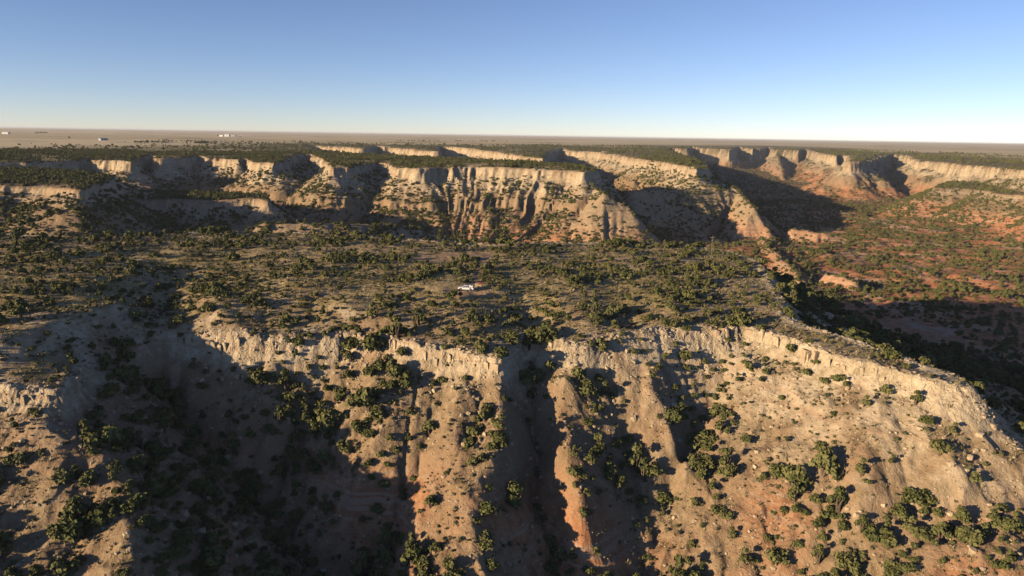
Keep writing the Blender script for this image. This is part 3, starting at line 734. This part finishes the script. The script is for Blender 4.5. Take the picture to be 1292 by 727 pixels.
# far junipers: floors, benches, ledges, plateau
xf, yf, gf = scatter(260000, 380, 1500, 41, 61)
out = near_weight(xf, yf) <= .5; xf, yf = xf[out], yf[out]
slf = gfield(SLOPE, xf, yf); sdf_ = gfield(SDF, xf, yf); rkf = gfield(ROCK, xf, yf); zf_ = ground(xf, yf)
den = np.where(sdf_ > 0, .05 + .42 * clump(xf, yf, 60, 310), (.20 + .85 * clump(xf, yf, 45, 312)) * (1 - .72 * sstep(60, 260, xf) * sstep(25, 12, slf))) * sstep(60, 40, slf) * (1 - .6 * rkf) * (1 - np.clip(2 * gfield(DIRT, xf, yf), 0, 1))
okf = (gf.random(len(xf)) < den); xf, yf, zf_ = xf[okf], yf[okf], zf_[okf]
sf_ = np.clip(np.exp(gf.normal(.28, .36, len(xf))), .5, 2.8); kf = sees(xf, yf, zf_ + sf_, 9.); xf, yf, zf_, sf_ = xf[kf], yf[kf], zf_[kf], sf_[kf]
# plateau scrub beyond
xp, yp, gp = scatter(60000, 1500, 3200, 41, 63); slp_ = gfield(SLOPE, xp, yp); zp = ground(xp, yp)
okp = (gp.random(len(xp)) < (.06 + .45 * clump(xp, yp, 90, 314)) * sstep(45, 28, slp_) * (1 - gfield(PLAIN, xp, yp))); xp, yp, zp = xp[okp], yp[okp], zp[okp]
sp_ = np.clip(np.exp(gp.normal(.7, .35, len(xp))), 1., 4.); kp = sees(xp, yp, zp + sp_, 9.); xp, yp, zp, sp_ = xp[kp], yp[kp], zp[kp], sp_[kp]
m_ = ~isbig
XX = np.concatenate([x[m_], xf, xp]); YY = np.concatenate([y[m_], yf, yp]); ZZ = np.concatenate([z[m_], zf_, zp]) + ZC; SS = np.concatenate([sc_[m_], sf_, sp_])
gg = np.random.default_rng(71)
stuff('juniper_scrub', 'mass of dark green juniper scrub covering mesa, canyon floor and plateau', 'scrub', PJ, XX, YY, ZZ, gg.integers(0, 6, len(XX)), sv(SS), gg.uniform(0, 6.28, len(XX)))
print('junipers', len(x), 'far', len(xf), len(xp))
# sage and tufts near by
xs, ys, gs = scatter(42000, 112, 460, 41, 81); i_ = near_weight(xs, ys) > .4; xs, ys = xs[i_], ys[i_]
ds = (.18 + .5 * clump(xs, ys, 14, 320)) * sstep(62, 46, gfield(SLOPE, xs, ys)) * (1 - .7 * gfield(ROCK, xs, ys)) * (1 - np.clip(2 * gfield(DIRT, xs, ys), 0, 1))
i_ = gs.random(len(xs)) < ds; xs, ys = xs[i_], ys[i_]
for kx, ky, kr in keep_off:
    i_ = np.hypot(xs - kx, ys - ky) > kr * .8; xs, ys = xs[i_], ys[i_]
zs = ground(xs, ys); kk = sees(xs, ys, zs + 1, 5.); xs, ys, zs = xs[kk], ys[kk], zs[kk]
ss = np.clip(np.exp(gs.normal(-.75, .4, len(xs))), .2, 1.1)
stuff('sage_scrub', 'low grey green sage brush dotted between the junipers', 'brush', PS, xs, ys, zs + ZC, gs.integers(0, 3, len(xs)), sv(ss), gs.uniform(0, 6.28, len(xs)))
xt, yt, gt = scatter(60000, 112, 420, 41, 83); i_ = near_weight(xt, yt) > .4; xt, yt = xt[i_], yt[i_]
i_ = gt.random(len(xt)) < (.2 + .6 * clump(xt, yt, 10, 330)) * sstep(62, 42, gfield(SLOPE, xt, yt)) * (1 - np.clip(2 * gfield(DIRT, xt, yt), 0, 1)); xt, yt = xt[i_], yt[i_]
zt = ground(xt, yt); kk = sees(xt, yt, zt + .5, 4.); xt, yt, zt = xt[kk], yt[kk], zt[kk]
st_ = np.clip(np.exp(gt.normal(-.6, .35, len(xt))), .25, 1.1)
stuff('dry_grass', 'straw coloured bunch grass between the shrubs of the near mesa', 'grass', PT, xt, yt, zt + ZC, gt.integers(0, 2, len(xt)), sv(st_), gt.uniform(0, 6.28, len(xt)))
xr, yr, gr_ = scatter(60000, 112, 330, 41, 85); i_ = (near_weight(xr, yr) > .5) & (gfield(SDN, xr, yr) < 3); xr, yr = xr[i_], yr[i_]
i_ = gr_.random(len(xr)) < .12 + .5 * sstep(-26, -3, gfield(SDN, xr, yr)) * clump(xr, yr, 9, 340); xr, yr = xr[i_], yr[i_]; zr_ = ground(xr, yr)
srr = np.clip(np.exp(gr_.normal(-1.5, .5, len(xr))), .1, .7)
stuff('loose_stones', 'loose pale stones strewn down the gullied slopes', 'stones', PR, xr, yr, zr_ + ZC, gr_.integers(0, 6, len(xr)), sv(srr, .7), gr_.uniform(0, 6.28, len(xr)))

# ------------------------------------------------------------------ caprock blocks (pieces of the rim cliff) and boulders
brng = np.random.default_rng(91)
cap = landobj['rim_cliff']
front = rim_near[:38]; segf = np.hypot(*np.diff(front[:, :2], axis=0).T); cumf = np.concatenate([[0], np.cumsum(segf)])
sfront = 0.; nblk = 0
while sfront < cumf[-1]:
    wd = brng.uniform(.8, 2.0)
    sfront += wd * 1.5
    px_, py_ = np.interp(sfront, cumf, front[:, 0]), np.interp(sfront, cumf, front[:, 1]); fm = np.interp(sfront, cumf, rim_firm[:38])
    k = min(np.searchsorted(cumf, sfront), len(cumf) - 1) - 1; tx, ty = (front[k + 1] - front[k])[:2] / segf[k]
    if px_ < -140 or fm < .3 or brng.random() > .25 + .6 * fm or nblk > 240: continue
    o_ = brng.uniform(-.2, 1.3); qx, qy = px_ + ty * o_, py_ - tx * o_
    top_z = float(ground(px_ - ty * 2.5, py_ + tx * 2.5)); foot = float(ground(px_ + ty * 3.0, py_ - tx * 3.0))
    hh = np.clip((top_z - foot) * brng.uniform(.45, .95), 1.0, 5.0)
    b_ = put('stone', BLOCKS[int(brng.integers(0, 8))], cap, (qx, qy, foot + hh * .48 + brng.uniform(-.2, .5) + ZC), (brng.uniform(-.1, .1), brng.uniform(-.1, .1), math.atan2(ty, tx) + brng.uniform(-.35, .35)), (wd * .62, brng.uniform(.6, 1.2), hh * .55))
    nblk += 1
xb, yb, gb = scatter(9000, 120, 300, 38, 95); i_ = (near_weight(xb, yb) > .9); xb, yb = xb[i_], yb[i_]; sb_ = gfield(SDN, xb, yb)
i_ = (sb_ < -3) & (sb_ > -60) & (gb.random(len(xb)) < .04 + .25 * sstep(-22, -5, sb_) + .15 * sstep(1.6, 2.4, gfield(ACC, xb, yb))); xb, yb, sb_ = xb[i_], yb[i_], sb_[i_]; zb = ground(xb, yb)
szb = np.clip(np.exp(gb.normal(-.75, .38, len(xb))), .3, 1.25); ub, vb = project(xb, yb, zb); okb = sees(xb, yb, zb + szb) & (ub > 4) & (ub < 1288) & (vb < 720)
ap = np.where(okb, szb / np.hypot(xb, yb), 0); bb_ = np.argsort(-ap)[:110]
bk = {}
for i in bb_:
    bk.setdefault((region(ub[i], vb[i], -5), 'large' if szb[i] > .95 else 'small' if szb[i] < .7 else 'middling'), []).append(i)
for (reg, size), ids in bk.items():
    ids.sort(key=lambda i: ub[i])
    for k, i in enumerate(ids):
        s_ = szb[i]
        o = put('boulder', ROCKS[int(gb.integers(0, 6))] if gb.random() < .25 else BLOCKS[int(gb.integers(0, 8))], None, (xb[i], yb[i], zb[i] + s_ * .15 + ZC), (gb.uniform(-.4, .4), gb.uniform(-.4, .4), gb.uniform(0, 6.28)), (s_ * gb.uniform(.7, 1.2), s_ * gb.uniform(.7, 1.1), s_ * gb.uniform(.55, .95)))
        o['category'] = 'boulder'; o['group'] = 'boulders fallen from the caprock'
        o['label'] = f'the only {size} pale boulder on {reg}' if len(ids) == 1 else f'{ordinal(k)} {size} pale boulder from the left on {reg}'
print('blocks', nblk, 'boulders', len(bb_))

# ------------------------------------------------------------------ the camp on the mesa
def mesh_from(bm, name, mat, bevel=0., parent=None, **kw):
    if bevel: bmesh.ops.bevel(bm, geom=bm.edges[:], offset=bevel, segments=2, affect='EDGES', profile=.6)
    bmesh.ops.recalc_face_normals(bm, faces=bm.faces[:])
    me = bpy.data.meshes.new(name); bm.to_mesh(me); bm.free(); me.materials.append(mat)
    return put(name, me, parent, **kw)
def box(x0, x1, y0, y1, z0, z1, bm=None):
    bm = bm or bmesh.new(); m = bmesh.ops.create_cube(bm, size=1.)
    for v_ in m['verts']: v_.co = ((x0 + x1) / 2 + v_.co.x * (x1 - x0), (y0 + y1) / 2 + v_.co.y * (y1 - y0), (z0 + z1) / 2 + v_.co.z * (z1 - z0))
    return bm
def prism(prof, y0, y1, bm=None):
    """side profile (x, z) extruded across"""
    bm = bm or bmesh.new(); A = [bm.verts.new((px, y0, pz)) for px, pz in prof]; B = [bm.verts.new((px, y1, pz)) for px, pz in prof]; n_ = len(prof)
    bm.faces.new(A); bm.faces.new(B[::-1])
    for k in range(n_): bm.faces.new((A[k], B[k], B[(k + 1) % n_], A[(k + 1) % n_]))
    return bm
def wheel(parent, cx, cy, r, w_):
    bm = bmesh.new(); bmesh.ops.create_cone(bm, segments=20, radius1=r, radius2=r, depth=w_, cap_ends=True, matrix=Matrix.Translation((cx, cy, r)) @ Matrix.Rotation(R(90), 4, 'X'))
    t = mesh_from(bm, 'wheel', RUBBER, .03, parent)
    bm = bmesh.new(); bmesh.ops.create_cone(bm, segments=14, radius1=r * .58, radius2=r * .58, depth=w_ + .03, cap_ends=True, matrix=Matrix.Translation((cx, cy, r)) @ Matrix.Rotation(R(90), 4, 'X'))
    mesh_from(bm, 'rim', STEEL, 0, t)
WHITE = simple_mat('white_paint', (.78, .78, .77), .35, 0, .03); RUBBER = simple_mat('rubber', (.02, .02, .02), .8, 0, .1); STEEL = simple_mat('steel', (.45, .45, .46), .4, .8, .05)
GLASS = simple_mat('dark_glass', (.02, .025, .03), .08, 0, .05); TAN = simple_mat('tan_canvas', (.50, .37, .22), .8, 0, .1); REDP = simple_mat('red_fabric', (.42, .05, .05), .6, 0, .1)
BLACKP = simple_mat('black_plastic', (.03, .03, .03), .5, 0, .1); LAMPR = simple_mat('tail_lamp', (.45, .03, .02), .3, 0, .05); LAMPW = simple_mat('head_lamp', (.85, .85, .85), .15, 0, .02)
def on_ground(u_, v_, z0):
    zz = z0
    for _ in range(30):
        px_, py_ = at(u_, v_, zz); zz = .5 * zz + .5 * float(ground(px_, py_))
    return px_, py_, float(ground(px_, py_)) + ZC
def pickup(loc, rz_):
    t = put('pickup_truck', None, None, loc, (0, 0, rz_))           # nose towards -x
    low = [(-2.75, .55), (-2.8, .95), (-2.6, 1.12), (-1.35, 1.2), (2.75, 1.2), (2.85, .6), (2.3, .5), (2.25, .8), (1.95, 1.0), (1.5, 1.0), (1.2, .8), (1.15, .48), (-1.2, .48), (-1.25, .8), (-1.55, 1.0), (-2.0, 1.0), (-2.25, .8), (-2.3, .5)]
    mesh_from(prism(low, -.95, .95), 'body', WHITE, .03, t)
    cab = [(-1.4, 1.2), (-.75, 1.78), (-.5, 1.84), (.75, 1.82), (.95, 1.2)]
    mesh_from(prism(cab, -.84, .84), 'cab', WHITE, .05, t)
    mesh_from(prism([(-1.30, 1.27), (-.79, 1.73), (-.83, 1.76), (-1.36, 1.28)], -.72, .72), 'windscreen', GLASS, 0, t)
    for sgn in (-1, 1):
        for prof in ([(-1.12, 1.25), (-.68, 1.70), (-.15, 1.74), (-.15, 1.25)], [(-.05, 1.25), (-.05, 1.74), (.68, 1.72), (.82, 1.25)]):
            mesh_from(prism(prof, sgn * .835, sgn * .86), 'window', GLASS, 0, t)
        mesh_from(box(-2.84, -2.72, sgn * .62 - .2, sgn * .62 + .2, .82, 1.02), 'headlight', LAMPW, .02, t)
        mesh_from(box(2.78, 2.9, sgn * .82 - .08, sgn * .82 + .08, .78, 1.12), 'tail_light', LAMPR, .02, t)
        mesh_from(box(-1.2, -1.02, sgn * 1.02 - .1, sgn * 1.02 + .1, 1.2, 1.38), 'mirror', BLACKP, .03, t)
        for cx in (-1.78, 1.72): wheel(t, cx, sgn * .82, .40, .27)
        mesh_from(box(1.02, 2.72, sgn * .88 - .07, sgn * .88 + .07, 1.2, 1.27), 'bed_rail', BLACKP, .02, t)
    mesh_from(box(1.02, 2.7, -.78, .78, 1.205, 1.225), 'bed_floor', BLACKP, 0, t)
    mesh_from(box(-2.92, -2.74, -.9, .9, .5, .72), 'bumper', STEEL, .03, t); mesh_from(box(2.84, 2.98, -.9, .9, .5, .68), 'bumper', STEEL, .03, t)
    return t
tx_, ty_, tz_ = on_ground(588, 366.3, -55.3)
t = pickup((tx_, ty_, tz_ - .02), R(-6)); t['label'] = 'white crew cab pickup truck parked on the mesa, nose to the left'; t['category'] = 'truck'
def crate(name, label, cat, loc, sx, sy, sz_, mat, rz_):
    r_ = put(name, None, None, loc, (0, 0, rz_)); mesh_from(box(-sx / 2, sx / 2, -sy / 2, sy / 2, 0, sz_ * .8), 'body', mat, .04, r_)
    mesh_from(box(-sx / 2 - .03, sx / 2 + .03, -sy / 2 - .03, sy / 2 + .03, sz_ * .8 + .003, sz_), 'lid', mat, .04, r_); r_['label'] = label; r_['category'] = cat; return r_
ca, sa = math.cos(R(-6)), math.sin(R(-6))
for dx, dy, hh, lab in ((1.45, .1, .75, 'white storage box behind the cab in the pickup bed'), (2.2, 0., .62, 'white storage box at the tail end of the pickup bed')):
    crate('storage_box', lab, 'box', (tx_ + ca * dx - sa * dy, ty_ + sa * dx + ca * dy, tz_ + 1.21), .66, 1.2, hh, WHITE, R(-6))['group'] = 'white boxes in the pickup bed'
# person beside the bed: one skinned figure, then clothing colours by height
def person(loc, rz_, label):
    P = [(0, 0, .95), (0, 0, 1.15), (0, 0, 1.38), (0, .01, 1.52), (0, .02, 1.62), (0, .03, 1.72), (.10, 0, .90), (.12, .03, .50), (.12, 0, .08), (.12, .16, .04), (-.10, 0, .90), (-.13, .02, .50), (-.14, 0, .08), (-.14, .16, .04),
         (.20, 0, 1.40), (.27, .02, 1.12), (.26, .16, .90), (.26, .22, .82), (-.20, 0, 1.40), (-.27, -.02, 1.12), (-.26, .12, .90), (-.26, .18, .82)]
    E = [(0, 1), (1, 2), (2, 3), (3, 4), (4, 5), (0, 6), (6, 7), (7, 8), (8, 9), (0, 10), (10, 11), (11, 12), (12, 13), (2, 14), (14, 15), (15, 16), (16, 17), (2, 18), (18, 19), (19, 20), (20, 21)]
    rad_ = [(.16, .12), (.15, .11), (.17, .12), (.06, .06), (.09, .10), (.08, .09), (.10, .10), (.07, .07), (.05, .05), (.045, .03), (.10, .10), (.07, .07), (.05, .05), (.045, .03), (.07, .07), (.05, .05), (.04, .04), (.04, .025), (.07, .07), (.05, .05), (.04, .04), (.04, .025)]
    me = bpy.data.meshes.new('person'); me.from_pydata(P, E, []); m = bpy.data.materials.new('person_cloth'); n, l = nt(m)
    tc = n.new('ShaderNodeTexCoord'); se = n.new('ShaderNodeSeparateXYZ'); l.new(tc.outputs['Object'], se.inputs[0])
    c = ramp_mix(n, l, math_(n, l, 'GREATER_THAN', se.outputs[2], .10), (.10, .07, .05), (.42, .40, .37))
    c = ramp_mix(n, l, math_(n, l, 'GREATER_THAN', se.outputs[2], .95), c, (.62, .60, .58)); c = ramp_mix(n, l, math_(n, l, 'GREATER_THAN', se.outputs[2], 1.49), c, (.45, .27, .19)); c = ramp_mix(n, l, math_(n, l, 'GREATER_THAN', se.outputs[2], 1.70), c, (.04, .03, .02))
    b = n.new('ShaderNodeBsdfPrincipled'); b.inputs['Roughness'].default_value = .85; l.new(c, b.inputs['Base Color']); o_ = n.new('ShaderNodeOutputMaterial'); l.new(b.outputs[0], o_.inputs[0])
    me.materials.append(m); o = put('person', me, None, loc, (0, 0, rz_)); md = o.modifiers.new('skin', 'SKIN'); o.modifiers.new('smooth', 'SUBSURF').render_levels = 1
    for k, r_ in enumerate(rad_): me.skin_vertices[0].data[k].radius = r_
    me.skin_vertices[0].data[0].use_root = True
    o['label'] = label; o['category'] = 'person'; return o

px_, py_, pz_ = on_ground(592.6, 369, -55.4)
person((px_, py_, pz_), R(20), 'person in pale clothes standing beside the white pickup bed')
# tan and red camp trailer to the right of the truck
gx_, gy_, gz_ = on_ground(603.5, 362.6, -55.2)
c_ = put('camp_trailer', None, None, (gx_, gy_, gz_), (0, 0, R(4)))
mesh_from(box(-1.2, 1.2, -.75, .75, .42, 1.15), 'body', TAN, .04, c_); mesh_from(box(-1.1, .15, -.7, .7, 1.153, 1.5), 'canvas_cover', TAN, .1, c_); mesh_from(box(.25, 1.15, -.65, .65, 1.153, 1.75), 'red_cargo', REDP, .08, c_)
mesh_from(box(-2.1, -1.2, -.05, .05, .45, .53), 'drawbar', STEEL, .01, c_); wheel(c_, 0, -.85, .33, .2); wheel(c_, 0, .85, .33, .2)
c_['label'] = 'small tan camp trailer with red cargo parked right of the white pickup'; c_['category'] = 'trailer'
# line pole at the back right of the mesa
ux_, uy_, uz_ = on_ground(897, 327, -54.2)
p_ = put('utility_pole', None, None, (ux_, uy_, uz_))
bm = bmesh.new(); bmesh.ops.create_cone(bm, segments=10, radius1=.13, radius2=.08, depth=11.4, cap_ends=True, matrix=Matrix.Translation((0, 0, 5.2))); mesh_from(bm, 'pole', simple_mat('weathered_wood', (.20, .17, .14), .9, 0, .2), 0, p_)
mesh_from(box(-1.1, 1.1, -.17, -.06, 9.9, 10.05), 'crossarm', bpy.data.materials['weathered_wood'], .01, p_)
for k in (-1., -.5, .5, 1.):
    bm = bmesh.new(); bmesh.ops.create_cone(bm, segments=8, radius1=.07, radius2=.04, depth=.2, cap_ends=True, matrix=Matrix.Translation((k, -.115, 10.16))); mesh_from(bm, 'insulator', STEEL, 0, p_)
p_['label'] = 'slender wooden utility pole at the back right of the mesa'; p_['category'] = 'pole'
# vehicle on the left bench
vx_, vy_, vz_ = on_ground(74, 257.5, -62)
vn = put('parked_van', None, None, (vx_, vy_, vz_), (0, 0, R(10)))
mesh_from(prism([(-2.7, .45), (-2.75, 1.05), (-2.2, 1.25), (-1.6, 2.1), (2.6, 2.2), (2.75, 1.9), (2.75, .45)], -.98, .98), 'body', WHITE, .05, vn)
mesh_from(prism([(-2.12, 1.32), (-1.66, 1.98), (-1.70, 2.0), (-2.18, 1.32)], -.85, .85), 'windscreen', GLASS, 0, vn)
for sgn in (-1, 1):
    mesh_from(prism([(-1.7, 1.3), (-1.4, 1.9), (-.5, 1.9), (-.5, 1.3)], sgn * .975, sgn * 1.0), 'window', GLASS, 0, vn)
    for cx in (-1.7, 1.7): wheel(vn, cx, sgn * .86, .38, .25)
vn['label'] = 'white van parked on the bench at far left'; vn['category'] = 'van'

# ------------------------------------------------------------------ farms and groves out on the prairie
WALLW = simple_mat('white_siding', (.62, .61, .58), .6, 0, .04, .3); ROOFG = simple_mat('grey_roof', (.35, .35, .36), .5, .2, .1, .3); BLUEG = simple_mat('blue_grey_steel', (.20, .24, .30), .5, .3, .1, .3)
def barn(loc, rz_, L_, W_, H_, wall, roof, label, group=None, doors=1):
    t = put('farm_building', None, None, loc, (0, 0, rz_))
    mesh_from(prism([(-W_ / 2, -1), (-W_ / 2, H_), (0, H_ + W_ * .22), (W_ / 2, H_), (W_ / 2, -1)], -L_ / 2, L_ / 2), 'wall', wall, 0, t)
    for sgn in (-1, 1):
        mesh_from(prism([(0, H_ + W_ * .22 + .05), (sgn * (W_ / 2 + .5), H_ - .06), (sgn * (W_ / 2 + .5), H_ + .25), (0, H_ + W_ * .22 + .4)], -L_ / 2 - .5, L_ / 2 + .5), 'roof', roof, 0, t)
    for k in range(doors):
        mesh_from(box(-W_ / 2 - .15, -W_ / 2 - .02, (k - doors / 2 + .25) * L_ / max(doors, 1), (k - doors / 2 + .75) * L_ / max(doors, 1), 0, H_ * .8), 'door', ROOFG, 0, t)
    t['label'] = label; t['category'] = 'building'
    if group: t['group'] = group
def silo(loc, r_, h_, label, group):
    t = put('grain_silo', None, None, loc)
    bm = bmesh.new(); bmesh.ops.create_cone(bm, segments=20, radius1=r_, radius2=r_, depth=h_ + 1, cap_ends=True, matrix=Matrix.Translation((0, 0, h_ / 2 - .5))); mesh_from(bm, 'wall', WALLW, 0, t)
    bm = bmesh.new(); bmesh.ops.create_cone(bm, segments=20, radius1=r_ * 1.04, radius2=.3, depth=r_ * .7, cap_ends=True, matrix=Matrix.Translation((0, 0, h_ + r_ * .35))); mesh_from(bm, 'roof', ROOFG, 0, t)
    t['label'] = label; t['category'] = 'silo'; t['group'] = group
def plain_at(u_, v_):
    px, py = at(u_, v_, -38.0); return px, py, float(ground(px, py)) + ZC
for k, (u_, v_, L_, W_, H_, lab) in enumerate([(280, 172.6, 26, 14, 6, 'long white farm building, leftmost of the far prairie farmstead'), (287, 172.8, 30, 18, 11, 'tallest white farm building on the far prairie left of centre'), (294, 172.8, 24, 14, 6, 'white farm building just right of the tallest one'), (304, 173.0, 30, 14, 5, 'low white farm building, rightmost of the prairie farmstead')]):
    barn(plain_at(u_, v_), R(70 + 12 * k), L_, W_, H_, WALLW, WALLW, lab, 'white farm buildings on the prairie')
silo(plain_at(289.5, 172.7), 5, 14, 'pale silo among the white farm buildings on the prairie', 'prairie silos')
for k, lab in enumerate(('leftmost blue grey shed at the prairie edge', 'middle blue grey shed at the prairie edge', 'rightmost blue grey shed at the prairie edge')):
    barn(plain_at(127 + 3.6 * k, 178.4), R(80), 7.5, 7, 5, BLUEG, BLUEG, lab, 'blue grey sheds at the prairie edge')
barn(plain_at(8, 169.6), R(85), 34, 18, 7, WALLW, WALLW, 'white barn at the left edge of the far prairie')
gx, gy, gs_ = [], [], []
grng = np.random.default_rng(131)
for u0, u1, v_, n_ in ((44, 60, 167.8, 60), (245, 264, 181.5, 40), (840, 862, 176.8, 60), (275, 310, 171.6, 14), (86, 88, 176, 3), (170, 215, 181, 30), (500, 640, 179, 60)):
    for _ in range(n_):
        px, py = at(grng.uniform(u0, u1), v_ + grng.normal(0, .25), -38); gx.append(px); gy.append(py); gs_.append(np.clip(grng.normal(3.2, .8), 1.6, 5))
gx, gy, gs_ = map(np.array, (gx, gy, gs_))
stuff('far_groves', 'dark groves of trees out on the distant prairie', 'trees', PJ, gx, gy, ground(gx, gy) + ZC, grng.integers(0, 6, len(gx)), sv(gs_), grng.uniform(0, 6.28, len(gx)))

# ------------------------------------------------------------------ the air
HZ = bpy.data.materials.new('haze'); n, l = nt(HZ); pv = n.new('ShaderNodeVolumePrincipled'); pv.inputs['Density'].default_value = .00003; pv.inputs['Color'].default_value = (.90, .93, 1.0, 1); pv.inputs['Anisotropy'].default_value = .0
ho = n.new('ShaderNodeOutputMaterial'); l.new(pv.outputs[0], ho.inputs['Volume'])
hz = mesh_from(box(-47000, 47000, -47000, 47000, float(V[:, :, 2].min()) - 1.0, max(ZC + 6, float(V[:, :, 2].max()) + 6)), 'haze', HZ); hz['kind'] = 'stuff'; hz['label'] = 'thin blue air over the canyon and prairie'; hz['category'] = 'haze'
